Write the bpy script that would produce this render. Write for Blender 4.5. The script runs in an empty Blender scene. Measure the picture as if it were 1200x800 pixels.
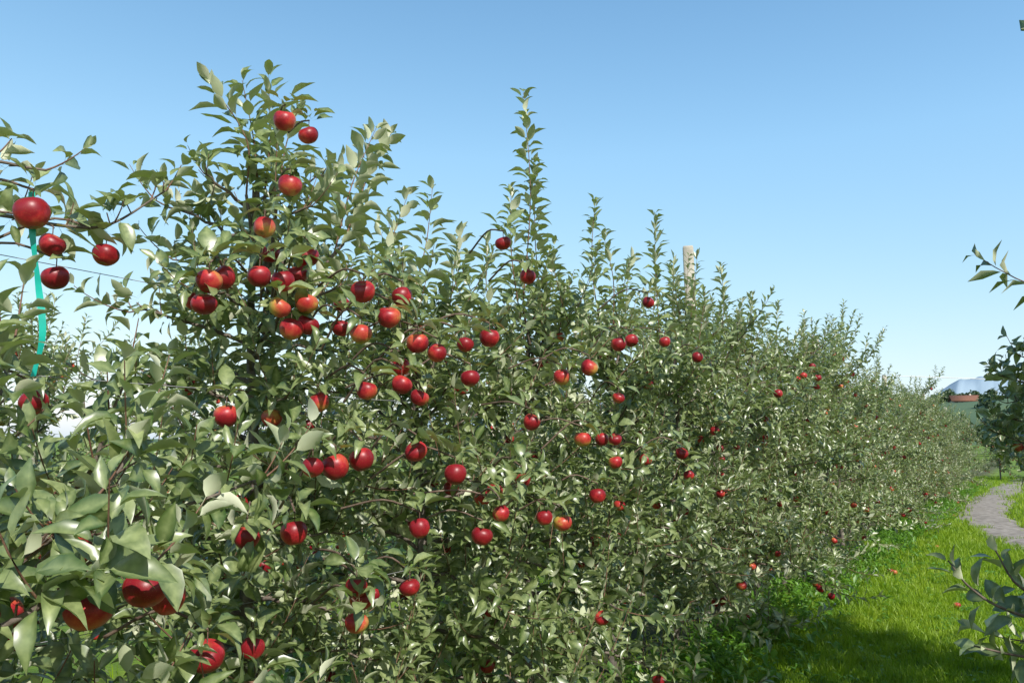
import bpy, math, numpy as np
from mathutils import Vector
rng=np.random.default_rng(11)
scene=bpy.context.scene
SUN_AZ=120.0; SUN_EL=42.0
GA=math.radians(137.5)
UP=np.array([0,0,1.0])

# ------------------------------------------------------------ helpers
def link(o,parent=None):
    scene.collection.objects.link(o)
    if parent is not None: o.parent=parent
    return o
def norm(v): return v/np.maximum(np.linalg.norm(v,axis=-1,keepdims=True),1e-9)
def np_mesh(name,V,Q,mats,attrs=None,smooth=True,tris=None,matidx=None):
    """V (n,3), Q (m,4) quads"""
    me=bpy.data.meshes.new(name)
    V=np.asarray(V,dtype=np.float32); Q=np.asarray(Q,dtype=np.int32)
    me.vertices.add(len(V)); me.vertices.foreach_set("co",V.ravel())
    me.loops.add(Q.size); me.loops.foreach_set("vertex_index",Q.ravel())
    me.polygons.add(len(Q))
    me.polygons.foreach_set("loop_start",np.arange(0,Q.size,4,dtype=np.int32))
    if smooth: me.polygons.foreach_set("use_smooth",np.ones(len(Q),dtype=bool))
    for m in (mats if isinstance(mats,(list,tuple)) else [mats]): me.materials.append(m)
    if matidx is not None: me.polygons.foreach_set("material_index",np.asarray(matidx,dtype=np.int32))
    if attrs:
        for k,a in attrs.items():
            at=me.attributes.new(k,'FLOAT','POINT'); at.data.foreach_set("value",np.asarray(a,dtype=np.float32))
    me.update(calc_edges=True)
    me.validate()
    return me
def bez(pts,n=10):
    """Catmull-Rom through pts"""
    P=np.array(pts,float)
    P=np.vstack([2*P[0]-P[1],P,2*P[-1]-P[-2]])
    out=[]
    for i in range(1,len(P)-2):
        for t in np.linspace(0,1,n,endpoint=False):
            a,b,c,d=P[i-1],P[i],P[i+1],P[i+2]
            out.append(.5*((2*b)+(-a+c)*t+(2*a-5*b+4*c-d)*t*t+(-a+3*b-3*c+d)*t**3))
    out.append(P[-2]); return np.array(out)

# ------------------------------------------------------------ materials
def mat(name):
    m=bpy.data.materials.new(name); m.use_nodes=True
    nt=m.node_tree; b=nt.nodes["Principled BSDF"]
    return m,nt,b,nt.nodes["Material Output"]
def N(nt,t,**kw):
    n=nt.nodes.new(t)
    for k,v in kw.items(): setattr(n,k,v)
    return n
def mix(nt,fac,a,b):
    n=nt.nodes.new('ShaderNodeMix'); n.data_type='RGBA'
    for s,v in ((n.inputs[0],fac),(n.inputs[6],a),(n.inputs[7],b)):
        if hasattr(v,'is_output'): nt.links.new(v,s)
        elif isinstance(v,(tuple,list)): s.default_value=(*v,1) if len(v)==3 else v
        else: s.default_value=v
    return n.outputs[2]
def ramp(nt,fac,stops):
    n=nt.nodes.new('ShaderNodeValToRGB'); e=n.color_ramp.elements
    while len(e)<len(stops): e.new(0.5)
    for i,(p,c) in enumerate(stops): e[i].position=p; e[i].color=(*c,1)
    nt.links.new(fac,n.inputs[0]); return n.outputs[0]
def noise(nt,scale,detail=3,coord=None,rough=.55):
    n=nt.nodes.new('ShaderNodeTexNoise'); n.inputs['Scale'].default_value=scale
    n.inputs['Detail'].default_value=detail; n.inputs['Roughness'].default_value=rough
    if coord is None:
        g=nt.nodes.new('ShaderNodeNewGeometry'); coord=g.outputs['Position']
    nt.links.new(coord,n.inputs['Vector']); return n.outputs['Fac']
def attr(nt,name):
    n=nt.nodes.new('ShaderNodeAttribute'); n.attribute_name=name; return n.outputs['Fac']

def leaf_material(name,top_a,top_b,und_a,und_b,trans,rough_top=.36,tmix=.22):
    m,nt,b,out=mat(name)
    r=attr(nt,"rnd"); g=nt.nodes.new('ShaderNodeNewGeometry')
    top=mix(nt,r,top_a,top_b); und=mix(nt,r,und_a,und_b)
    mid=attr(nt,"mid")
    top=mix(nt,mid,top,tuple(min(1,c*1.5) for c in top_b))
    nz=noise(nt,60,2)
    top=mix(nt,nz,top,tuple(c*.75 for c in top_a))
    col=mix(nt,g.outputs['Backfacing'],top,und)
    nt.links.new(col,b.inputs['Base Color'])
    rr=N(nt,'ShaderNodeMapRange'); rr.inputs[3].default_value=rough_top; rr.inputs[4].default_value=.75
    nt.links.new(g.outputs['Backfacing'],rr.inputs[0]); nt.links.new(rr.outputs[0],b.inputs['Roughness'])
    b.inputs['Specular IOR Level'].default_value=1.0
    tr=N(nt,'ShaderNodeBsdfTranslucent'); tr.inputs[0].default_value=(*trans,1)
    ms=N(nt,'ShaderNodeMixShader'); ms.inputs[0].default_value=tmix
    nt.links.new(b.outputs[0],ms.inputs[1]); nt.links.new(tr.outputs[0],ms.inputs[2]); nt.links.new(ms.outputs[0],out.inputs[0])
    return m
M_leaf=leaf_material("apple_leaf",(.040,.092,.012),(.40,.45,.20),(.48,.53,.32),(.74,.75,.57),(.29,.42,.03),.36,.12)
M_weed=leaf_material("weed_leaf",(.08,.22,.015),(.17,.35,.02),(.12,.26,.04),(.18,.34,.05),(.25,.5,.04),.5,.3)
M_distleaf=leaf_material("distant_leaf",(.03,.07,.015),(.06,.11,.03),(.05,.09,.03),(.07,.12,.04),(.1,.2,.03),.6,.15)

def bark_material():
    m,nt,b,out=mat("bark")
    a=attr(nt,"rnd")
    n1=noise(nt,35,5)
    old=ramp(nt,n1,[(.3,(.07,.055,.045)),(.7,(.22,.19,.16))])
    yng=ramp(nt,n1,[(.3,(.12,.05,.03)),(.7,(.24,.14,.09))])
    c=mix(nt,a,old,yng); nt.links.new(c,b.inputs['Base Color']); b.inputs['Roughness'].default_value=.75
    bp=N(nt,'ShaderNodeBump'); bp.inputs['Strength'].default_value=.5; bp.inputs['Distance'].default_value=.004
    nt.links.new(noise(nt,120,4),bp.inputs['Height']); nt.links.new(bp.outputs[0],b.inputs['Normal'])
    return m
M_bark=bark_material()

def apple_material():
    m,nt,b,out=mat("apple_skin")
    bl=attr(nt,"blush")
    st=noise(nt,38,6,rough=.65); 
    add=N(nt,'ShaderNodeMath',operation='MULTIPLY_ADD'); nt.links.new(st,add.inputs[0]); add.inputs[1].default_value=.85
    nt.links.new(bl,add.inputs[2])
    c=ramp(nt,add.outputs[0],[(.24,(.38,.38,.05)),(.46,(.54,.30,.07)),(.64,(.52,.085,.045)),(.86,(.42,.018,.026)),(1.0,(.24,.008,.016))])
    sp=N(nt,'ShaderNodeTexVoronoi'); sp.inputs['Scale'].default_value=260
    g=N(nt,'ShaderNodeNewGeometry'); nt.links.new(g.outputs['Position'],sp.inputs['Vector'])
    spk=ramp(nt,sp.outputs['Distance'],[(.10,(1,1,1)),(.16,(0,0,0))])
    mm=N(nt,'ShaderNodeMath',operation='MULTIPLY'); nt.links.new(spk,mm.inputs[0]); mm.inputs[1].default_value=.35
    c=mix(nt,mm.outputs[0],c,(.55,.38,.15))
    cav=attr(nt,"cavity"); c=mix(nt,cav,c,(.20,.16,.05))
    nt.links.new(c,b.inputs['Base Color'])
    b.inputs['Roughness'].default_value=.40
    return m
M_apple=apple_material()

def simple(name,ca,cb,scale=8,rough=.8,bump=0,detail=5):
    m,nt,b,out=mat(name)
    n1=noise(nt,scale,detail)
    nt.links.new(ramp(nt,n1,[(.3,ca),(.7,cb)]),b.inputs['Base Color']); b.inputs['Roughness'].default_value=rough
    if bump:
        bp=N(nt,'ShaderNodeBump'); bp.inputs['Strength'].default_value=.7; bp.inputs['Distance'].default_value=bump
        nt.links.new(noise(nt,scale*4,4),bp.inputs['Height']); nt.links.new(bp.outputs[0],b.inputs['Normal'])
    return m
M_conc=simple("post_concrete",(.36,.33,.27),(.58,.53,.45),14,.85,.003)
M_wire=simple("wire_steel",(.25,.26,.28),(.4,.4,.42),30,.4)
M_cable=simple("white_cable",(.7,.7,.7),(.8,.8,.8),30,.5)
M_tape=simple("teal_tie",(.0,.36,.28),(.01,.48,.38),20,.4)
M_gravel=simple("gravel",(.16,.14,.12),(.40,.36,.33),9,.95,.01,8)
M_roof=simple("roof_tiles",(.16,.07,.045),(.24,.11,.07),2,.9)
M_wall=simple("house_plaster",(.5,.46,.40),(.6,.56,.5),1,.9)
M_glass=simple("window_glass",(.03,.035,.04),(.05,.06,.07),1,.2)
M_hill=simple("hill_meadow",(.05,.10,.05),(.09,.15,.07),.03,.95)

def grass_mat(name,blade):
    m,nt,b,out=mat(name)
    big=noise(nt,1.3,4); mid_=noise(nt,6,3)
    base=ramp(nt,big,[(.32,(.08,.18,.008)),(.48,(.17,.29,.012)),(.62,(.28,.38,.025)),(.76,(.32,.33,.07))])
    if blade:
        r=attr(nt,"rnd")
        base=mix(nt,r,base,(.27,.41,.02))
        nt.links.new(base,b.inputs['Base Color']); b.inputs['Roughness'].default_value=.5
        tr=N(nt,'ShaderNodeBsdfTranslucent'); tr.inputs[0].default_value=(.38,.58,.02,1)
        ms=N(nt,'ShaderNodeMixShader'); ms.inputs[0].default_value=.3
        nt.links.new(b.outputs[0],ms.inputs[1]); nt.links.new(tr.outputs[0],ms.inputs[2]); nt.links.new(ms.outputs[0],out.inputs[0])
    else:
        c=mix(nt,mid_,base,(.05,.10,.015))
        b.inputs['Roughness'].default_value=.95
        bp=N(nt,'ShaderNodeBump'); bp.inputs['Strength'].default_value=.8; bp.inputs['Distance'].default_value=.03
        nt.links.new(noise(nt,25,5),bp.inputs['Height']); nt.links.new(bp.outputs[0],b.inputs['Normal'])
        # worn, darker earth strip beneath the row
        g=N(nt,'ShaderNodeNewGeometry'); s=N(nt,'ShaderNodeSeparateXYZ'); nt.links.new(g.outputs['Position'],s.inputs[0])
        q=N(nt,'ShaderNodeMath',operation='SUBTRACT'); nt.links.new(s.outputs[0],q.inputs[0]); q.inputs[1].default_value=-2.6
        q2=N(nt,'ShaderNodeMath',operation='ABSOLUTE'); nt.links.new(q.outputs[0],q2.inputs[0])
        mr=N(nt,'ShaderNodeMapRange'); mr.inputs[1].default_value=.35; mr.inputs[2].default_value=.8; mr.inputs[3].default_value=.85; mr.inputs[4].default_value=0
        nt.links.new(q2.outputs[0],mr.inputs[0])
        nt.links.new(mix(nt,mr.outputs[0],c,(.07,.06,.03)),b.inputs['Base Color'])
    return m
M_ground=grass_mat("grass_ground",False); M_blade=grass_mat("grass_blade",True)

# ------------------------------------------------------------ leaf mesh builder
TS=np.array([-.28,0.0,.14,.36,.60,.82,1.0]); WS=np.array([.018,.03,.60,1.0,.90,.46,.02])
TS_LO=np.array([-.2,.05,.45,1.0]); WS_LO=np.array([.02,.5,1.05,.03])
def build_leaves(P,D,Nn,L,rnd,lod=False,width=.245,curl=(.1,1.6),fold=(.15,.85)):
    ts,ws=(TS_LO,WS_LO) if lod else (TS,WS)
    n=len(P); k=len(ts)
    D=norm(D); Nn=norm(Nn-D*np.sum(Nn*D,1,keepdims=True)); B=np.cross(Nn,D)
    cu=rng.uniform(*curl,n)[:,None]; fo=rng.uniform(*fold,n)[:,None]
    tt=np.maximum(ts,0)[None,:]
    xs=np.where(ts[None,:]<0,ts[None,:],np.sin(cu*tt)/cu); zs=-(1-np.cos(cu*tt))/cu
    side=rng.normal(0,.10,n)[:,None]*tt**2
    ctr=P[:,None,:]+L[:,None,None]*(D[:,None,:]*xs[:,:,None]+Nn[:,None,:]*zs[:,:,None]+B[:,None,:]*side[:,:,None])
    wv=rng.uniform(.85,1.2,n)[:,None]*width*ws[None,:]
    ph=rng.uniform(0,6.28,(n,1)); 
    V=np.empty((n,k,3,3))
    V[:,:,1]=ctr
    for s,j in ((-1,0),(1,2)):
        wz=wv*np.sin(fo)+.03*np.sin(tt*9+ph+s)*(ws[None,:]>.3)
        V[:,:,j]=ctr+L[:,None,None]*(s*B[:,None,:]*(wv*np.cos(fo))[:,:,None]+Nn[:,None,:]*wz[:,:,None])
    q=[]
    for a in range(k-1):
        for j in (0,1):
            q.append([a*3+j,(a+1)*3+j,(a+1)*3+j+1,a*3+j+1])
    q=np.array(q); Q=(q[None]+np.arange(n)[:,None,None]*(k*3)).reshape(-1,4)
    # make the face normal agree with the adaxial (upper) side
    v=V.reshape(-1,3); a_,b_,c_=v[Q[4]] [:3]
    if np.dot(np.cross(b_-a_,c_-a_),Nn[0])<0: Q=Q[:,::-1]
    R=np.repeat(rnd,k*3)
    md=np.zeros((n,k,3)); md[:,:,1]=.6
    return v,Q,R,md.ravel()

# ------------------------------------------------------------ apple template
def apple_template(nu=20,nv=14):
    ph=np.linspace(0,math.pi,nv); V=[];cav=[]
    for a in ph:
        s=math.sin(a); rho=s*(1+.10*math.cos(a))
        z=.98*math.cos(a)
        if a<math.pi/2: z-=.40*math.exp(-(s/.34)**2)
        else: z+=.20*math.exp(-(s/.26)**2)
        for j in range(nu):
            b=2*math.pi*j/nu
            w=1+(.025*math.cos(5*b) if a>math.pi/2 else .012*math.cos(5*b))
            V.append([max(rho,.01)*w*math.cos(b),max(rho,.01)*w*math.sin(b),z]); cav.append(math.exp(-(s/.22)**2)*.8)
    Q=[[i*nu+j,(i+1)*nu+j,(i+1)*nu+(j+1)%nu,i*nu+(j+1)%nu] for i in range(nv-1) for j in range(nu)]
    return np.array(V),np.array(Q),np.array(cav)
AT=apple_template(24,16); ATL=apple_template(10,7)

class Tree:
    def __init__(s): s.wv=[];s.wq=[];s.wr=[];s.nw=0; s.lp=[];s.ld=[];s.ln=[];s.ll=[];s.ap=[]
    def tube(s,pts,r0,r1,young=0.,sides=6):
        P=np.asarray(pts,float); n=len(P); T=norm(np.gradient(P,axis=0))
        ref=np.where(np.abs(T[:,2:3])>.8,np.array([[1.,0,0]]),UP[None]); A=norm(np.cross(T,ref)); B=np.cross(T,A)
        rr=np.linspace(r0,r1,n)
        ang=np.linspace(0,2*math.pi,sides,endpoint=False)
        V=P[:,None]+rr[:,None,None]*(A[:,None]*np.cos(ang)[None,:,None]+B[:,None]*np.sin(ang)[None,:,None])
        q=[[i*sides+j,i*sides+(j+1)%sides,(i+1)*sides+(j+1)%sides,(i+1)*sides+j] for i in range(n-1) for j in range(sides)]
        s.wv.append(V.reshape(-1,3)); s.wq.append(np.array(q)+s.nw); s.wr.append(np.full(n*sides,young)); s.nw+=n*sides
    def leaves(s,P,D,Nn,L):
        s.lp.append(P);s.ld.append(D);s.ln.append(Nn);s.ll.append(L)
    def shoot(s,pts,spacing=.022,size=.075,start=.0,upw=.15,r=.0028,wood=True,tip=.45):
        P=np.asarray(pts,float); seg=np.linalg.norm(np.diff(P,axis=0),axis=1); cum=np.r_[0,np.cumsum(seg)]; tot=cum[-1]
        if wood: s.tube(P,r,.0012,1.,4)
        d=np.arange(tot*start+.01,tot,spacing)
        if len(d)==0: return
        d=d+rng.normal(0,spacing*.2,len(d)); d=np.clip(d,0,tot)
        Q=np.stack([np.interp(d,cum,P[:,k]) for k in range(3)],1)
        Tn=norm(np.gradient(P,axis=0)); T=norm(np.stack([np.interp(d,cum,Tn[:,k]) for k in range(3)],1))
        ref=np.array([.3,.9,.1]); A=norm(np.cross(T,ref)); B=np.cross(T,A)
        phi=rng.uniform(0,6.28)+GA*np.arange(len(d))+rng.normal(0,.35,len(d))
        perp=A*np.cos(phi)[:,None]+B*np.sin(phi)[:,None]
        fr=d/tot
        a=np.radians(58-34*fr**2+rng.normal(0,13,len(d)))[:,None]
        D=T*np.cos(a)+perp*np.sin(a)
        D[:,2]+=rng.normal(-.02,.15,len(d))
        Nn=T*np.sin(a)-perp*np.cos(a)+UP*upw+rng.normal(0,.30,(len(d),3))
        L=size*(1-tip*fr**3)*rng.uniform(.72,1.15,len(d))
        s.leaves(Q+norm(D)*(L*.28)[:,None],D,Nn,L)
    def rosette(s,p,axis,k=6,size=.075):
        axis=norm(np.asarray(axis,float)); A=norm(np.cross(axis,[.31,.2,.93])); B=np.cross(axis,A)
        phi=rng.uniform(0,6.28)+GA*np.arange(k)+rng.normal(0,.3,k)
        a=np.radians(rng.uniform(35,90,k))[:,None]
        perp=A*np.cos(phi)[:,None]+B*np.sin(phi)[:,None]
        D=axis*np.cos(a)+perp*np.sin(a); Nn=axis*np.sin(a)-perp*np.cos(a)+UP*.3+rng.normal(0,.45,(k,3))
        L=size*rng.uniform(.6,1.2,k)
        s.leaves(p+norm(D)*(L*.28)[:,None]+rng.normal(0,.008,(k,3)),D,Nn,L)
    def curve(s,p,d,L,up=.3,n=6):
        d=norm(np.asarray(d,float)); t=np.linspace(0,1,n)[:,None]
        return p+d*L*t+UP*(L*up*t**2)
    def limb(s,P,r0=.009,size=.075,dens=1.,fruit=.12,shootlen=(.10,.30),upbias=.5):
        P=np.asarray(P,float); s.tube(P,r0,.003,.15,6)
        seg=np.linalg.norm(np.diff(P,axis=0),axis=1); cum=np.r_[0,np.cumsum(seg)]; tot=cum[-1]
        def at(d): return np.array([np.interp(d,cum,P[:,k]) for k in range(3)])
        T=norm(P[-1]-P[0]); side=norm(np.cross(T,UP)+1e-6)
        for d in np.arange(.08,tot,.056/dens):
            p=at(d+rng.normal(0,.01)); ax=rng.normal(0,.6,3)+UP*.5+T*.3
            q=p+norm(ax)*rng.uniform(.01,.05)
            s.tube([p,q],.0025,.002,.5,4); s.rosette(q,ax,rng.integers(4,8),size)
            if rng.random()<fruit: s.ap.append((q+np.array([rng.normal(0,.02),rng.normal(0,.02),-.055]),rng.uniform(.029,.038)))
        for d in np.arange(.15,tot,.095/dens):
            p=at(d); sd=rng.choice([-1,1])
            dr=side*sd*rng.uniform(.2,1)+T*rng.uniform(.0,.8)+UP*rng.uniform(0,1.3)*upbias*3.0
            L=rng.uniform(*shootlen); s.shoot(s.curve(p,dr,L,.35),.018,size*rng.uniform(.85,1.1))
        s.shoot(s.curve(P[-1],P[-1]-P[-2]+UP*.02,rng.uniform(.6,1.)*shootlen[1],.3),.019,size)
    def crown(s,base,H,R,n=26,size=.075,dens=1.,fruit=.12,top_shoots=4,shootH=(.25,.5),zmin=.35,lean=0.,taper=.55,tilt=40,sl=(.10,.34),rv=(.55,1.25)):
        base=np.array(base,float)
        hz=np.linspace(0,H,12); wob=np.cumsum(rng.normal(0,.012,(12,2)),axis=0)
        tr=np.stack([base[0]+wob[:,0],base[1]+wob[:,1],base[2]+hz],1); tr[0,2]-=.05
        s.tube(tr,.034,.010,.0,9)
        az=rng.uniform(0,6.28)
        for i in range(n):
            fz=(i+.5)/n; z=zmin+(H-.05-zmin)*fz; az+=GA+rng.normal(0,.25)
            r=R*(1.05-taper*fz**1.6)*rng.uniform(*rv)
            p0=np.array([np.interp(z,hz,tr[:,0]),np.interp(z,hz,tr[:,1]),base[2]+z])
            d=np.array([math.cos(az),math.sin(az),0]); e=math.tan(math.radians(8+tilt*fz+rng.normal(0,8)))
            t=np.linspace(0,1,9)[:,None]
            P=p0+d*r*t+UP*(r*e*t-r*(.42-.25*fz)*t**2)
            P[:,2]=np.maximum(P[:,2],base[2]+.18)
            P[1:-1]+=rng.normal(0,.008,(7,3))
            k=(1-.45*max(0,fz-.6)/.4) if rv[1]<1.2 else 1.
            s.limb(P,.008+.004*(1-fz),size,dens,fruit,(sl[0]*k,sl[1]*k))
        for i in range(top_shoots):
            d=np.array([rng.normal(0,.22),rng.normal(0,.22),1.]); p=tr[-1-rng.integers(0,3)]
            s.shoot(s.curve(p,d,rng.uniform(*shootH),.1,7),.017,size*1.08,.0,.10,.004,tip=.3)
    def fruit_spur(s,p,r=.04,trunk=None,size=.075):
        """fruit on a short spur twig that comes out of the crown"""
        p=np.array(p,float); top=p+UP*(r+.018)
        inn=np.array([trunk[0]-p[0],trunk[1]-p[1],0]); inn=norm(inn)*rng.uniform(.22,.35)
        P=bez([top+inn+UP*rng.uniform(-.10,.05),top+inn*.45+UP*.035,top],4)
        s.tube(P,.0045,.003,.5,5); s.tube([top,p+UP*r*.45],.0016,.0016,.6,4)
        s.rosette(top+UP*.008,UP+norm(-inn)*.5,7,size*.95)
        s.ap.append((p,r))
    def finish(s,name,clear=None,lod=False,xf=None):
        root=bpy.data.objects.new(name,None); link(root); root.empty_display_size=.3
        ms=s.meshes(name,clear,lod)
        for nm,me in ms: link(bpy.data.objects.new(nm,me),root)
        return root,ms
    def meshes(s,name,clear=None,lod=False):
        out=[]
        if s.wv: out.append(("trunk_and_branches",np_mesh(name+"_wood",np.vstack(s.wv),np.vstack(s.wq),M_bark,{"rnd":np.concatenate(s.wr)})))
        P=np.vstack(s.lp);D=np.vstack(s.ld);Nn=np.vstack(s.ln);L=np.concatenate(s.ll)
        keep=np.ones(len(P),bool)
        if clear is not None:
            for (c,r) in clear:   # picking side of the fruit kept free of leaves
                c=np.array(c); ax=norm(np.array([.8,-.6,.05])); C2=P+norm(D)*(L*.5)[:,None]
                w=C2-c; tpar=w@ax; perp=np.linalg.norm(w-tpar[:,None]*ax,axis=1)
                keep&=~((tpar>-.01)&(tpar<.35)&(perp<r*.70))
        P,D,Nn,L=P[keep],D[keep],Nn[keep],L[keep]
        V,Q,Rn,md=build_leaves(P,D,Nn,L,np.clip(rng.beta(.8,1.2,len(P)),0,1),lod)
        out.append(("foliage",np_mesh(name+"_foliage",V,Q,M_leaf,{"rnd":Rn,"mid":md})))
        if s.ap:
            T_,Q_,cav=ATL if lod else AT
            VV=[];QQ=[];BB=[];RR=[];CC=[];k=0
            for p,r in s.ap:
                tilt=rng.normal(0,.28,2); cz=rng.uniform(0,6.28)
                ca,sa=math.cos(cz),math.sin(cz)
                Rz=np.array([[ca,-sa,0],[sa,ca,0],[0,0,1]])
                ax,ay=tilt; Rx=np.array([[1,0,0],[0,math.cos(ax),-math.sin(ax)],[0,math.sin(ax),math.cos(ax)]])
                Ry=np.array([[math.cos(ay),0,math.sin(ay)],[0,1,0],[-math.sin(ay),0,math.cos(ay)]])
                v=(T_*np.array([1,1,rng.uniform(.84,1.04)]))@(Rx@Ry@Rz).T
                bd=norm(np.array([.75,-.5,.3])+rng.normal(0,.6,3)); base_b=rng.choice([.42,.34,.22,.08],p=[.5,.30,.15,.05])
                # blush on the side of the fruit that grew facing the light
                BB.append(base_b+.32*(v@bd)); RR.append(np.full(len(v),rng.random())); CC.append(cav)
                VV.append(v*r+np.asarray(p)); QQ.append(Q_+k); k+=len(v)
            out.append(("apples",np_mesh(name+"_fruit",np.vstack(VV),np.vstack(QQ),M_apple,{"blush":np.concatenate(BB),"rnd":np.concatenate(RR),"cavity":np.concatenate(CC)})))
        return out

# ------------------------------------------------------------ explicit fruit on the near trees (x,y,z,r)
FR=[(-1.99,.92,2.09,.040),(-2.15,1.05,2.06,.033),(-2.18,1.08,1.98,.035),(-2.23,1.24,2.08,.037),(-2.31,1.11,1.65,.038),
(-1.56,.84,1.34,.036),(-1.38,.88,1.28,.039),(-1.33,.75,1.27,.039),(-1.77,.82,1.2,.038),(-1.52,1.12,1.09,.038),(-1.92,1.53,1.27,.037),
(-1.70,1.51,1.30,.036),(-2.05,1.54,1.62,.036),(-1.46,.98,1.24,.034),(-1.95,1.59,.95,.034)]
for y,z in [(1.67,2.58),(1.74,2.545),(1.70,2.37),(1.61,2.21),(1.37,1.99),(1.45,2.02),(1.56,2.04),(1.74,2.08),(1.65,2.04),(1.74,1.98),(1.62,1.95),(1.38,1.93),(1.78,1.92),(1.72,1.9),(1.89,1.92),(1.83,1.67),(1.79,2.15)]:
    FR.append((-1.95+rng.uniform(-.05,.03),y,z,rng.uniform(.033,.039)))
for y,z in [(1.94,1.78),(2.1,1.84),(1.9,1.72),(2.08,1.69),(2.33,1.77),(2.38,1.92),(2.3,1.89),(1.69,1.47),(1.77,1.49),(1.61,1.47),(1.98,1.86),(1.77,1.87),(1.82,1.7),(1.8,2.01),(1.76,1.12),(1.97,1.09),(1.82,1.07),(2.46,1.28),(2.78,1.24),(2.72,1.39),(2.04,1.51),(2.23,1.43),(2.07,1.26),(2.42,1.2),(1.72,1.03),(2.71,2.21),(2.49,2.3),(1.98,2.02),(1.9,1.94),(3.64,2.04),(3.51,2.01),(3.18,1.87),(3.03,1.82),(2.78,1.62),(3.11,1.55),(3.3,1.55),(3.51,1.55),(3.73,1.45),(3.53,1.44),(3.37,1.29),(3.88,2.27),(3.53,1.75),(4.6,2.04),(4.54,1.34),(4.32,1.47),(6.45,1.91),(6.48,1.78),(7.3,2.11),(7.62,2.11),(5.44,.58),(2.9,1.21),(4.08,2.08)]:
    FR.append((-1.68+rng.uniform(-.07,.02),y,z,rng.uniform(.031,.040)))

ROWX=-2.45
specs=[ # y, H, R, n, top shoots, taper
 (-1.3,1.6,.75,20,2,.5),(-.15,1.45,.78,22,2,.5),(.80,1.34,.78,26,0,.40),(1.98,2.52,.64,46,0,.62),(2.95,2.10,.82,34,3,.55),(3.95,2.15,.82,34,3,.55),
 (4.95,2.20,.82,32,4,.55),(5.95,2.25,.82,32,4,.55),(7.0,2.3,.82,30,4,.55),(8.05,2.3,.82,30,4,.55),(9.1,2.3,.82,28,4,.55)]
SH=[ # explicit vigorous shoots: base, tip
 ((-2.4,1.85,2.45),(-2.40,1.68,2.82)),((-2.4,1.90,2.5),(-2.40,1.80,2.88)),((-2.42,1.95,2.5),(-2.38,1.93,2.94)),((-2.4,2.0,2.5),(-2.36,2.06,2.84)),
 ((-2.4,2.05,2.3),(-2.3,2.22,2.62)),((-2.3,1.9,2.3),(-2.2,1.80,2.66)),
 ((-2.35,2.25,2.3),(-2.4,2.53,2.92)),((-2.35,2.3,2.35),(-2.4,2.66,2.93)),((-2.4,2.8,2.2),(-2.4,2.92,2.78)),((-2.4,2.7,2.1),(-2.4,2.77,2.68)),((-2.4,3.0,2.1),(-2.4,3.17,2.6)),
 ((-2.4,3.75,2.3),(-2.4,3.73,3.56)),((-2.35,3.9,2.2),(-2.35,3.78,3.15)),((-2.38,3.7,2.2),(-2.42,3.66,2.95)),((-2.4,4.0,2.2),(-2.4,4.11,2.7)),((-2.4,3.5,2.1),(-2.4,3.42,2.6)),
 ((-2.4,4.7,2.3),(-2.4,4.63,3.12)),((-2.35,4.8,2.3),(-2.4,4.75,2.95)),((-2.4,5.1,2.3),(-2.4,5.2,2.85)),
 ((-2.4,5.7,2.35),(-2.4,5.63,3.28)),((-2.3,5.8,2.3),(-2.35,5.9,3.0)),((-2.4,6.3,2.3),(-2.4,6.4,2.9)),
 ((-2.4,7.1,2.4),(-2.4,7.21,3.18)),((-2.4,6.8,2.4),(-2.4,6.7,2.85)),((-2.4,8.1,2.4),(-2.4,8.12,3.05)),((-2.4,9.0,2.4),(-2.4,9.09,3.1)),((-2.4,7.6,2.4),(-2.35,7.6,2.9))]
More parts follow.
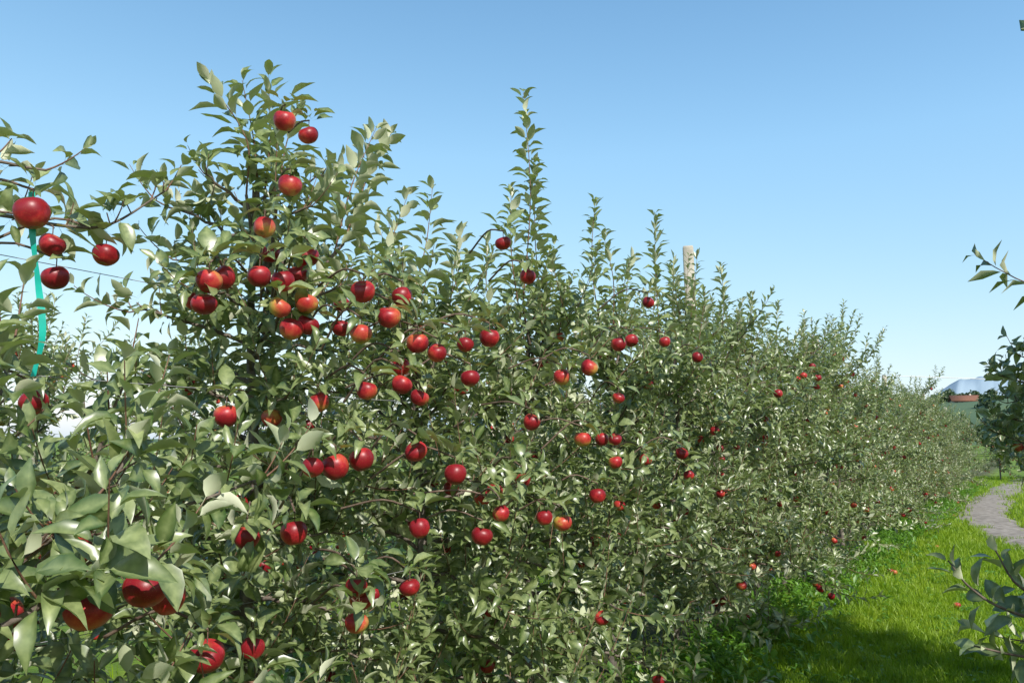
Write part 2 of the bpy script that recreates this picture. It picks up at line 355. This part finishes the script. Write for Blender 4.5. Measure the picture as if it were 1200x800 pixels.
for (y,H,R,n,ts_,tp) in specs:
    t=Tree(); x=ROWX+rng.normal(0,.03); size=.088 if y<3 else .086
    big=(y==1.98)
    t.crown((x,y,0),H,R,n,size,1.0,.06 if y<6 else .11,ts_,(.3,.55),taper=tp,tilt=(20 if y<2.5 else 38),sl=((.08,.24) if y<2.5 else (.10,.38)),rv=((.75,1.12) if y<2.5 else (.55,1.25)))
    for a,b in SH:
        if abs(a[1]-y)<=.5 and not (abs(a[1]-y)==.5 and a[1]>y):
            a=np.array(a);b=np.array(b)+rng.normal(0,.01,3); mid=(a+b)/2+np.array([rng.normal(0,.03),rng.normal(0,.03),0])
            t.tube(bez([[x,y,a[2]-.35],[(x+a[0])/2,(y+a[1])/2,a[2]-.2],a],4),.010,.006,.2,5)
            t.shoot(bez([a,mid,b],5),.0150,.112,0,.02,.005,tip=.35)
    if y==.80:
        P=bez([(-2.45,.85,1.5),(-2.60,.85,1.95),(-2.60,.9,2.2),(-2.38,1.02,2.17),(-2.27,1.14,2.15),(-2.21,1.24,2.17),(-2.17,1.38,2.3)],5)
        t.limb(P,.009,.084,.75,0,(.06,.12),.2)
        t.limb(bez([(-2.45,.85,1.5),(-2.35,.7,2.0),(-2.12,.80,2.2),(-1.98,.94,2.2)],5),.008,.084,.6,0,(.06,.12),.2)
        for q in ([(-2.4,.85,1.1),(-1.8,.6,1.28),(-1.44,.61,1.31),(-1.43,.73,1.38),(-1.46,.83,1.45),(-1.5,.93,1.55)],
                  [(-2.4,.85,1.0),(-1.9,.62,1.35),(-1.66,.7,1.48),(-1.63,.72,1.63),(-1.72,.78,1.74)],
                  [(-2.4,.85,1.05),(-1.7,.5,1.22),(-1.31,.57,1.27),(-1.25,.67,1.32),(-1.28,.83,1.34)],
                  [(-2.4,.85,1.2),(-2.0,.7,1.3),(-1.76,.76,1.34),(-1.64,.84,1.36),(-1.58,1.06,1.40),(-1.57,1.30,1.46)],
                  [(-2.4,.85,1.1),(-1.9,.9,1.35),(-1.79,.98,1.46),(-1.75,1,1.58),(-1.72,1.02,1.68)],
                  [(-2.4,.85,.8),(-1.9,.8,1.0),(-1.6,.9,1.05),(-1.45,1.1,1.02)],
                  [(-2.4,.85,.7),(-1.9,.9,.8),(-1.6,1.15,.85),(-1.5,1.35,.82)]):
            t.limb(bez(q,4),.009,.086,.9,.02,(.08,.17),.35)
    mine=[f for f in FR if abs(f[1]-y)<=.5 or (y==.80 and f[1]<1.35) or (y==1.98 and 1.35<=f[1]<1.5)]
    mine=[f for f in mine if not (y==1.98 and f[1]<1.35)]
    for fx,fy,fz,fr in mine: t.fruit_spur((fx,fy,fz),fr,(x,y),size)
    t.finish("apple_tree",[((f[0],f[1],f[2]),f[3]) for f in FR],lod=(y>5.5))

# ------------------------------------------------------------ instanced variants for the remaining orchard trees
variants=[]
for i in range(4):
    t=Tree(); t.crown((0,0,0),2.25+.1*i,.82,23,.090,.8,.22,6,(.3,.75),sl=(.12,.40))
    variants.append(t.meshes("orchard_variant",None,True))
def place(x,y,s=1.,v=None):
    v=rng.integers(0,4) if v is None else v
    root=bpy.data.objects.new("apple_tree",None); link(root); root.empty_display_size=.3
    for nm,me in variants[v]: link(bpy.data.objects.new(nm,me),root)
    root.location=(x,y,0); root.rotation_euler=(0,0,rng.uniform(0,6.28)); root.scale=(s,s,s*rng.uniform(.92,1.08))
    return root
y=10.15
while y<30.0: place(ROWX+rng.normal(0,.06),y,rng.uniform(.92,1.04)*(1-.008*(y-10))); y+=1.05
y=-2.
while y<34: place(-6.3+rng.normal(0,.05),y,rng.uniform(.88,.97)*(1-.006*max(0,y-8))); y+=1.25
# opposite row (stands just outside the right-hand side of the view)
for x,y,s in ((1.75,-2.4,1.),(1.75,-1.2,1.),(1.75,.1,.95),(1.6,1.35,1.1),(1.25,3.6,1.3),(1.3,4.6,1.25)): place(x,y,s)
for y in np.arange(9.,30,1.3): place(3.3+rng.normal(0,.05),y,rng.uniform(.95,1.05))
for x,y in ((-1.4,36),(-.2,35.2),(.9,36.5),(2.1,35),(.2,39),(-2.6,38.5),(-4.2,38),(1.6,40)): place(x,y,rng.uniform(.8,1.0))
# near right tree with a branch reaching into the lane
t=Tree(); t.crown((1.4,2.6,0),3.0,.84,32,.084,.9,.08,4,(.2,.4),rv=(.6,1.0),sl=(.1,.25))
for q in ([(1.4,2.6,.8),(.6,2.45,1.05),(0.05,2.30,1.12),(-.09,2.21,1.16),(-.16,2.17,1.21),(-.20,2.15,1.27)],
          [(1.4,2.6,.8),(.6,2.5,1.0),(.08,2.35,1.14),(-.06,2.28,1.2),(-.11,2.26,1.29)],
          [(1.4,2.6,.7),(.6,2.5,.9),(.05,2.30,1.03),(-.09,2.22,1.06),(-.16,2.17,1.08)]):
    P=bez(q,5); t.tube(P,.006,.002,.3,5); t.shoot(P[8:],.015,.084,0,.25,wood=False)
t.finish("apple_tree")
t=Tree(); t.crown((.95,5.6,0),2.5,.66,26,.084,.8,.05,3,(.2,.35),1.2)
dx=np.array([.05,0,0])
for q in ([(.95,5.6,1.3),(.4,5.55,1.62),(.09,5.45,1.74),(-.1,5.32,1.86),(-.22,5.14,1.9)],[(.95,5.6,1.2),(.4,5.8,1.3),(.07,5.8,1.35),(-.09,5.69,1.5),(-.29,5.56,1.6)],
          [(.95,5.6,1.6),(.4,5.4,1.9),(.05,5.3,1.96),(-.05,5.2,1.98),(-.12,5.1,2.0)],[(.95,5.6,1.1),(.4,5.8,1.35),(0,5.8,1.42),(-.24,5.9,1.48)],
          [(.95,5.6,1.5),(.4,5.6,1.75),(0,5.6,1.8),(-.2,5.5,1.76)],[(.95,5.6,1.3),(.4,5.6,1.5),(0,5.6,1.62),(-.24,5.6,1.68)],
          [(.95,5.6,1.4),(.4,5.9,1.6),(0,6.0,1.62),(-.24,6.0,1.58)],[(.95,5.6,1.1),(.4,5.5,1.3),(0,5.5,1.36),(-.15,5.5,1.40)]):
    t.limb(bez(q,4)+dx,.009,.085,1.4,.03,(.07,.12),.2)
t.finish("apple_tree")

# ------------------------------------------------------------ posts, wires, tie
def post(x,y,h,w=.10,d=.085):
    V=[];c=.012
    prof=[(-w/2+c,-d/2),(w/2-c,-d/2),(w/2,-d/2+c),(w/2,d/2-c),(w/2-c,d/2),(-w/2+c,d/2),(-w/2,d/2-c),(-w/2,-d/2+c)]
    lv=[(-.1,1.0),(.6,1.0),(h-.02,.96),(h,.86),(h,.01)]
    for z,s in lv:
        for a,b in prof: V.append((a*s,b*s,z))
    Q=[[i*8+j,i*8+(j+1)%8,(i+1)*8+(j+1)%8,(i+1)*8+j] for i in range(len(lv)-1) for j in range(8)]
    me=np_mesh("trellis_post",V,Q,M_conc,smooth=False); o=link(bpy.data.objects.new("trellis_post",me))
    o.location=(x,y,0); o.rotation_euler=(math.radians(rng.normal(0,.4)),math.radians(rng.normal(0,.5)),math.radians(20)); return o
post(-2.52,6.84,3.30)
for yy,h in ((11.65,3.0),(17.6,2.84),(23.7,2.75),(29.8,2.6)): post(-2.55,yy,h,.085,.075)
for yy in (3,9,15,21,27): post(-6.3,yy,2.0)
def wire_obj(name,pts,r,m):
    t=Tree(); t.tube(pts,r,r,0,5)
    me=np_mesh(name,np.vstack(t.wv),np.vstack(t.wq),m); return link(bpy.data.objects.new(name,me))
for z in (1.0,1.75,2.08): wire_obj("trellis_wire",[(-2.40,yy,z-.03*math.sin((yy+.6)/6.0*math.pi)**2) for yy in np.arange(-2,30,.5)],.0013,M_wire)
wire_obj("net_cable",[(-2.42+9*s,17.6+5.93*s,2.82-.12*math.sin(math.pi*s)) for s in np.linspace(0,1,20)],.007,M_cable)
post(6.58,23.53,3.0)
# teal tie ribbon
P=bez([(-2.16,.97,2.15),(-2.15,.975,2.04),(-2.14,.99,1.93),(-2.12,1.0,1.8),(-2.15,1.0,1.7)],6)+np.array([.14,-.04,0.])
dirr=norm(np.array([.835,.55,0.])); V=[];Q=[]
for i,pp in enumerate(P):
    a=.35*math.sin(i*.5); dd=np.array([dirr[0]*math.cos(a)-dirr[1]*math.sin(a),dirr[0]*math.sin(a)+dirr[1]*math.cos(a),0])
    V+= [pp-dd*.008,pp+dd*.008]
    if i: Q.append([2*i-2,2*i-1,2*i+1,2*i])
link(bpy.data.objects.new("teal_plant_tie",np_mesh("teal_plant_tie",V,Q,M_tape)))

# ------------------------------------------------------------ ground, path, grass
def hz(x,y): return .02*np.sin(x*1.7+.5)*np.cos(y*.9)+.012*np.sin(x*4.1+y*2.3)
gx=np.r_[-12000,-3000,-800,-200,-60,-25,np.arange(-12,8,.4),8,25,60,200,800,3000,12000]
gy=np.r_[-3000,-500,-100,-20,np.arange(-4,44,.4),44,60,100,200,600,2000,12000]
GX,GY=np.meshgrid(gx,gy); GZ=np.where((np.abs(GX)<12)&(GY<44)&(GY>-4),hz(GX,GY),0)
nx=len(gx); V=np.stack([GX.ravel(),GY.ravel(),GZ.ravel()],1)
Q=np.array([[j*nx+i,j*nx+i+1,(j+1)*nx+i+1,(j+1)*nx+i] for j in range(len(gy)-1) for i in range(nx-1)])
link(bpy.data.objects.new("ground",np_mesh("ground",V,Q,M_ground)))
pc=bez([(3.0,8.2,0),(1.0,11.6,0),(-.38,15.2,0),(-1.0,18.4,0),(-1.16,21.4,0),(-1.12,25,0),(-.95,30,0),(-.5,37,0),(.8,46,0)],10)
T=norm(np.gradient(pc,axis=0)); S=np.stack([T[:,1],-T[:,0],0*T[:,0]],1)
V=[];Q=[]
for i in range(len(pc)):
    for k,o in enumerate((-.48,-.31,0,.31,.48)):
        q=pc[i]+S[i]*(o*(1+.1*math.sin(i*1.3+k))); V.append((q[0],q[1],float(hz(q[0],q[1]))+(.03 if abs(o)<.4 else .004)))
    if i: Q+=[[5*(i-1)+k,5*i+k,5*i+k+1,5*(i-1)+k+1] for k in range(4)]
Q=[q[::-1] for q in Q]
link(bpy.data.objects.new("gravel_path",np_mesh("gravel_path",V,Q,M_gravel)))

def blades(n,x0,x1,y0,y1,h,w,keepfn=None,wide=1.):
    x=rng.uniform(x0,x1,n); y=rng.uniform(y0,y1,n)
    d=np.min(np.hypot(x[:,None]-pc[None,::2,0],y[:,None]-pc[None,::2,1]),axis=1)
    cl=np.sin(x*9+np.sin(y*7)*2)*np.sin(y*8+np.sin(x*5)*2)
    k=(d>.42+.08*np.sin(y*5))&(rng.random(n)<.62+.38*cl); x,y,cl=x[k],y[k],cl[k]; n=len(x)
    H=h*rng.uniform(.5,1.4,n)*(1+.5*cl); a=rng.uniform(0,6.28,n); ln=rng.uniform(.1,.9,n)*H; la=rng.uniform(0,6.28,n)
    B=np.stack([x,y,hz(x,y)],1); wd=np.stack([np.cos(a),np.sin(a),0*a],1)*(w*rng.uniform(.7,1.3,n))[:,None]
    le=np.stack([np.cos(la),np.sin(la),0*la],1)
    mid=B+UP*(H*.6)[:,None]+le*(ln*.35)[:,None]; tip=B+UP*H[:,None]+le*ln[:,None]
    V=np.stack([B-wd,B+wd,mid-wd*.7,mid+wd*.7,tip-wd*.08,tip+wd*.08],1).reshape(-1,3)
    q=np.array([[0,1,3,2],[2,3,5,4]]); Q=(q[None]+np.arange(n)[:,None,None]*6).reshape(-1,4)
    return V,Q,np.repeat(rng.random(n),6)
parts=[blades(70000,-2.2,.2,4.6,9,.065,.0034),blades(55000,-2.3,.4,9,17,.07,.005),blades(30000,-2.4,1.2,17,38,.08,.009),
       blades(2500,-3.2,-2.2,-1,9,.11,.004),blades(10000,.3,3.2,-1,14,.06,.005),blades(6000,-5.2,-3.2,-1,14,.07,.006),blades(7000,-2.2,.4,-1,4.6,.06,.004)]
VV=[];QQ=[];RR=[];k=0
for V,Q,R in parts: VV.append(V);QQ.append(Q+k);RR.append(R);k+=len(V)
link(bpy.data.objects.new("grass",np_mesh("grass",np.vstack(VV),np.vstack(QQ),M_blade,{"rnd":np.concatenate(RR)},smooth=False)))
# broad-leaved weeds: dense along the foot of the row, scattered rosettes in the lane
n=1900; cx=rng.normal(-1.96,.22,n); cy=3+27*rng.random(n)**1.6
cx[:420]=rng.uniform(-1.8,-.1,420); cy[:420]=rng.uniform(4.5,12,420)
P=[];D=[];Nn=[];L=[]
for i,(a,b) in enumerate(zip(cx,cy)):
    m=rng.integers(5,11); ph=rng.uniform(0,6.28,m); el=rng.uniform(.2,1.3,m)*(.4 if i<420 else 1)
    d=np.stack([np.cos(ph)*np.cos(el),np.sin(ph)*np.cos(el),np.sin(el)],1)
    hgt=rng.uniform(.0,.04 if i<420 else .16,m)[:,None]*UP
    P.append(np.array([a,b,float(hz(a,b))+.01])+hgt+rng.normal(0,.03,(m,3))*[1,1,0]); D.append(d); Nn.append(UP*1.2-d*.5+rng.normal(0,.2,(m,3))); L.append(rng.uniform(.03,.10,m)*(.7 if i<420 else 1))
V,Q,R,md=build_leaves(np.vstack(P),np.vstack(D),np.vstack(Nn),np.concatenate(L),rng.random(sum(len(a) for a in P)),True,.26)
link(bpy.data.objects.new("weeds",np_mesh("weeds",V,Q,M_weed,{"rnd":R,"mid":md})))
# windfall apples
wf=[(np.array([a,b,float(hz(a,b))+.04]),.033) for a,b in ((-1.5,10.2),(-1.55,10.27),(-1.35,13.1),(-.75,8.6),(-1.7,15.2),(-1.55,18.3))]
T_,Q_,cav=AT; VV=[];QQ=[];BB=[];CC=[];k=0
for p,r in wf:
    VV.append(T_*r+p);QQ.append(Q_+k);k+=len(T_);BB.append(.35+.3*(T_@norm(rng.normal(0,1,3))));CC.append(cav)
link(bpy.data.objects.new("windfall_apples",np_mesh("windfall_apples",np.vstack(VV),np.vstack(QQ),M_apple,{"blush":np.concatenate(BB),"cavity":np.concatenate(CC)})))

# ------------------------------------------------------------ distance: tree belt, hill, house, mountains
def clump_mass(name,centres,lf,per):
    P=[];D=[];Nn=[];L=[]
    for (x,y,z,r,h) in centres:
        for _ in range(6):
            c=np.array([x,y,z])+rng.normal(0,.35,3)*[r,r,h]
            u=norm(rng.normal(0,1,(per,3))); p=c+u*[r*.55,r*.55,h*.5]*rng.uniform(.6,1.05,(per,1)); p[:,2]=np.maximum(p[:,2],.2)
            P.append(p); D.append(rng.normal(0,1,(per,3))); Nn.append(u+rng.normal(0,.5,(per,3))); L.append(lf*rng.uniform(.6,1.3,per))
    P=np.vstack(P)
    V,Q,R,md=build_leaves(P,np.vstack(D),np.vstack(Nn),np.concatenate(L),rng.random(len(P)),True,.4)
    return link(bpy.data.objects.new(name,np_mesh(name,V,Q,M_distleaf,{"rnd":R,"mid":md*0})))
cs=[]
for i in range(46):
    a=rng.uniform(-50,30); yy=rng.uniform(75,100); h=rng.uniform(3.0,5.0); cs.append((a,yy,h*.55,rng.uniform(2,3.2),h*.5))
clump_mass("distant_tree_line",cs,.6,180)
def hillf(u): return 16*math.exp(-((u-60)/140)**2)+9*math.exp(-((u+120)/160)**2)
us=np.linspace(-600,600,60); V=[];Q=[]
for j,(yy,f) in enumerate([(240,0),(300,.45),(370,.8),(450,1.0),(560,.85),(700,0)]):
    for u in us: V.append((u,yy,-.5+f*(hillf(u)+3)*(1+.06*math.sin(u*.05+j))))
for j in range(5): Q+=[[j*60+i,j*60+i+1,(j+1)*60+i+1,(j+1)*60+i] for i in range(59)]
link(bpy.data.objects.new("hill",np_mesh("hill",V,Q,M_hill)))
cs=[]
for i in range(190):
    u=rng.uniform(-220,200); yy=rng.uniform(330,450); f=.6+.4*(yy-330)/120
    if abs(u+26)<10 and yy<395: continue
    cs.append((u,yy,f*(hillf(u)+3)+1.8,rng.uniform(2.5,5),rng.uniform(2.5,5.5)))
cs+=[(-36,380,15,4,6),(-17,378,14,3.5,5),(-27,368,12.5,5,3)]
clump_mass("hillside_woods",cs,1.4,60)
# house
house=bpy.data.objects.new("farm_house",None); link(house)
def box(name,c,s,m):
    x,y,z=c;a,b,h=s
    V=[(x+i*a/2,y+j*b/2,z+k*h/2) for k in (-1,1) for j in (-1,1) for i in (-1,1)]
    Q=[[0,2,3,1],[4,5,7,6],[0,1,5,4],[2,6,7,3],[0,4,6,2],[1,3,7,5]]
    return link(bpy.data.objects.new(name,np_mesh(name,V,Q,m,smooth=False)),house)
box("walls",(0,0,2.5),(11,8,6),M_wall)
V=[(-6.4,-5,5.3),(6.4,-5,5.3),(6.4,0,8.2),(-6.4,0,8.2),(6.4,5,5.3),(-6.4,5,5.3),(-6.4,-5,5.0),(6.4,-5,5.0),(6.4,0,7.9),(-6.4,0,7.9),(6.4,5,5.0),(-6.4,5,5.0)]
Q=[[0,1,2,3],[3,2,4,5],[6,9,8,7],[9,11,10,8],[0,6,7,1],[5,4,10,11],[0,3,9,6],[3,5,11,9],[1,7,8,2],[2,8,10,4]]
link(bpy.data.objects.new("roof",np_mesh("roof",V,Q,M_roof,smooth=False)),house)
for zz in (1.6,4.0):
    for xx in (-4,-1.4,1.4,4): box("window",(xx,-4.02,zz),(1.0,.1,1.3),M_glass)
box("door",(0,-4.03,.9),(1.0,.1,2.1),M_roof); box("chimney",(3,1,8),(.8,.8,1.8),M_wall)
house.location=(-26,385,13.0); house.rotation_euler=(0,0,math.radians(15)); house.scale=(.85,.85,.85)
# mountains
def mount_mat():
    m,nt,b,out=mat("hazy_mountain")
    g=N(nt,'ShaderNodeNewGeometry'); s=N(nt,'ShaderNodeSeparateXYZ'); nt.links.new(g.outputs['Position'],s.inputs[0])
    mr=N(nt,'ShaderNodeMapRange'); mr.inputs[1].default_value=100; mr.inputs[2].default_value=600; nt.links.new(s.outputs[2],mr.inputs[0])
    c=mix(nt,mr.outputs[0],(.38,.46,.52),(.25,.35,.46)); c=mix(nt,noise(nt,.005,7),c,(.33,.43,.52))  # aerial haze painted into the pale blue base colour
    nt.links.new(c,b.inputs['Base Color']); b.inputs['Roughness'].default_value=1; b.inputs['Specular IOR Level'].default_value=0
    return m
M_mt=mount_mat()
nu=500; us=np.linspace(-7000,4000,nu); V=[];Q=[]
r2=np.random.default_rng(5)
def fbm(u,k0=1/1400.):
    r=np.zeros_like(u); k=k0; a=1.
    for o in range(8):
        ph=r2.uniform(0,6.28,3); r+=a*np.sin(u*k*2*math.pi+ph[0]); k*=1.93; a*=.52
    return r
base=fbm(us,1/1100.); sub=fbm(us,1/400.)
env=330+240*np.exp(-((us+230)/480.)**2)+160*np.exp(-((us+3200)/1200.)**2)
prof=[(7000,0),(7250,.28),(7450,.45),(7650,.62),(7850,.80),(8000,.92),(8150,1.0),(8600,.4)]
for j,(yy,f) in enumerate(prof):
    hh=f*env*(1+.07*base+.05*sub*math.sin(f*math.pi))
    for u,h in zip(us,hh): V.append((u,yy,max(-1,h)))
for j in range(len(prof)-1): Q+=[[j*nu+i,j*nu+i+1,(j+1)*nu+i+1,(j+1)*nu+i] for i in range(nu-1)]
link(bpy.data.objects.new("mountain_range",np_mesh("mountain_range",V,Q,M_mt)))

# ------------------------------------------------------------ light and camera
w=bpy.data.worlds.new("World"); scene.world=w; w.use_nodes=True; nt=w.node_tree
sky=nt.nodes.new('ShaderNodeTexSky'); sky.sky_type='NISHITA'; sky.sun_disc=False
sky.sun_elevation=math.radians(SUN_EL); sky.sun_rotation=math.radians(SUN_AZ)
sky.altitude=300; sky.air_density=1.0; sky.dust_density=1.2; sky.ozone_density=1.2
bg=nt.nodes["Background"]; bg.inputs[1].default_value=.15
sep=nt.nodes.new('ShaderNodeSeparateXYZ'); cmb=nt.nodes.new('ShaderNodeCombineXYZ'); nt.links.new(sky.outputs[0],sep.inputs[0])
for i,(gain,y0,g_,T0) in enumerate(((1.75,.205,.80,.20),(2.15,.456,.52,.49),(1.9,.75,.22,.90))):
    a=nt.nodes.new('ShaderNodeMath'); a.operation='MULTIPLY'; a.inputs[1].default_value=gain*.15/y0; nt.links.new(sep.outputs[i],a.inputs[0])
    p_=nt.nodes.new('ShaderNodeMath'); p_.operation='POWER'; p_.inputs[1].default_value=g_; nt.links.new(a.outputs[0],p_.inputs[0])
    c_=nt.nodes.new('ShaderNodeMath'); c_.operation='MULTIPLY'; c_.inputs[1].default_value=T0/.15; nt.links.new(p_.outputs[0],c_.inputs[0])
    nt.links.new(c_.outputs[0],cmb.inputs[i])
# the clear sky deepens towards the zenith
tc=nt.nodes.new('ShaderNodeTexCoord'); sz=nt.nodes.new('ShaderNodeSeparateXYZ'); nt.links.new(tc.outputs['Generated'],sz.inputs[0])
mr=nt.nodes.new('ShaderNodeMapRange'); mr.inputs[1].default_value=.34; mr.inputs[2].default_value=.95; mr.inputs[3].default_value=1.0; mr.inputs[4].default_value=.30
nt.links.new(sz.outputs[2],mr.inputs[0])
vs=nt.nodes.new('ShaderNodeVectorMath'); vs.operation='SCALE'; nt.links.new(cmb.outputs[0],vs.inputs[0]); nt.links.new(mr.outputs[0],vs.inputs[3])
nt.links.new(vs.outputs[0],bg.inputs[0])
ld=bpy.data.lights.new("sun",'SUN'); ld.energy=5.0; ld.angle=math.radians(.5); ld.color=(1,.965,.90)
lo=link(bpy.data.objects.new("sun",ld))
az=math.radians(SUN_AZ); el=math.radians(SUN_EL)
ts=Vector((math.sin(az)*math.cos(el),math.cos(az)*math.cos(el),math.sin(el)))
lo.rotation_euler=(-ts).to_track_quat('-Z','Y').to_euler()
cd=bpy.data.cameras.new("camera"); cam=link(bpy.data.objects.new("camera",cd)); scene.camera=cam
cd.sensor_width=36; cd.lens=28; cd.clip_start=.05; cd.clip_end=30000
cam.location=(0,0,1.55); cam.rotation_euler=(math.radians(97),0,math.radians(33.4))
scene.view_settings.view_transform='Standard'; scene.view_settings.look='None'; scene.view_settings.exposure=0
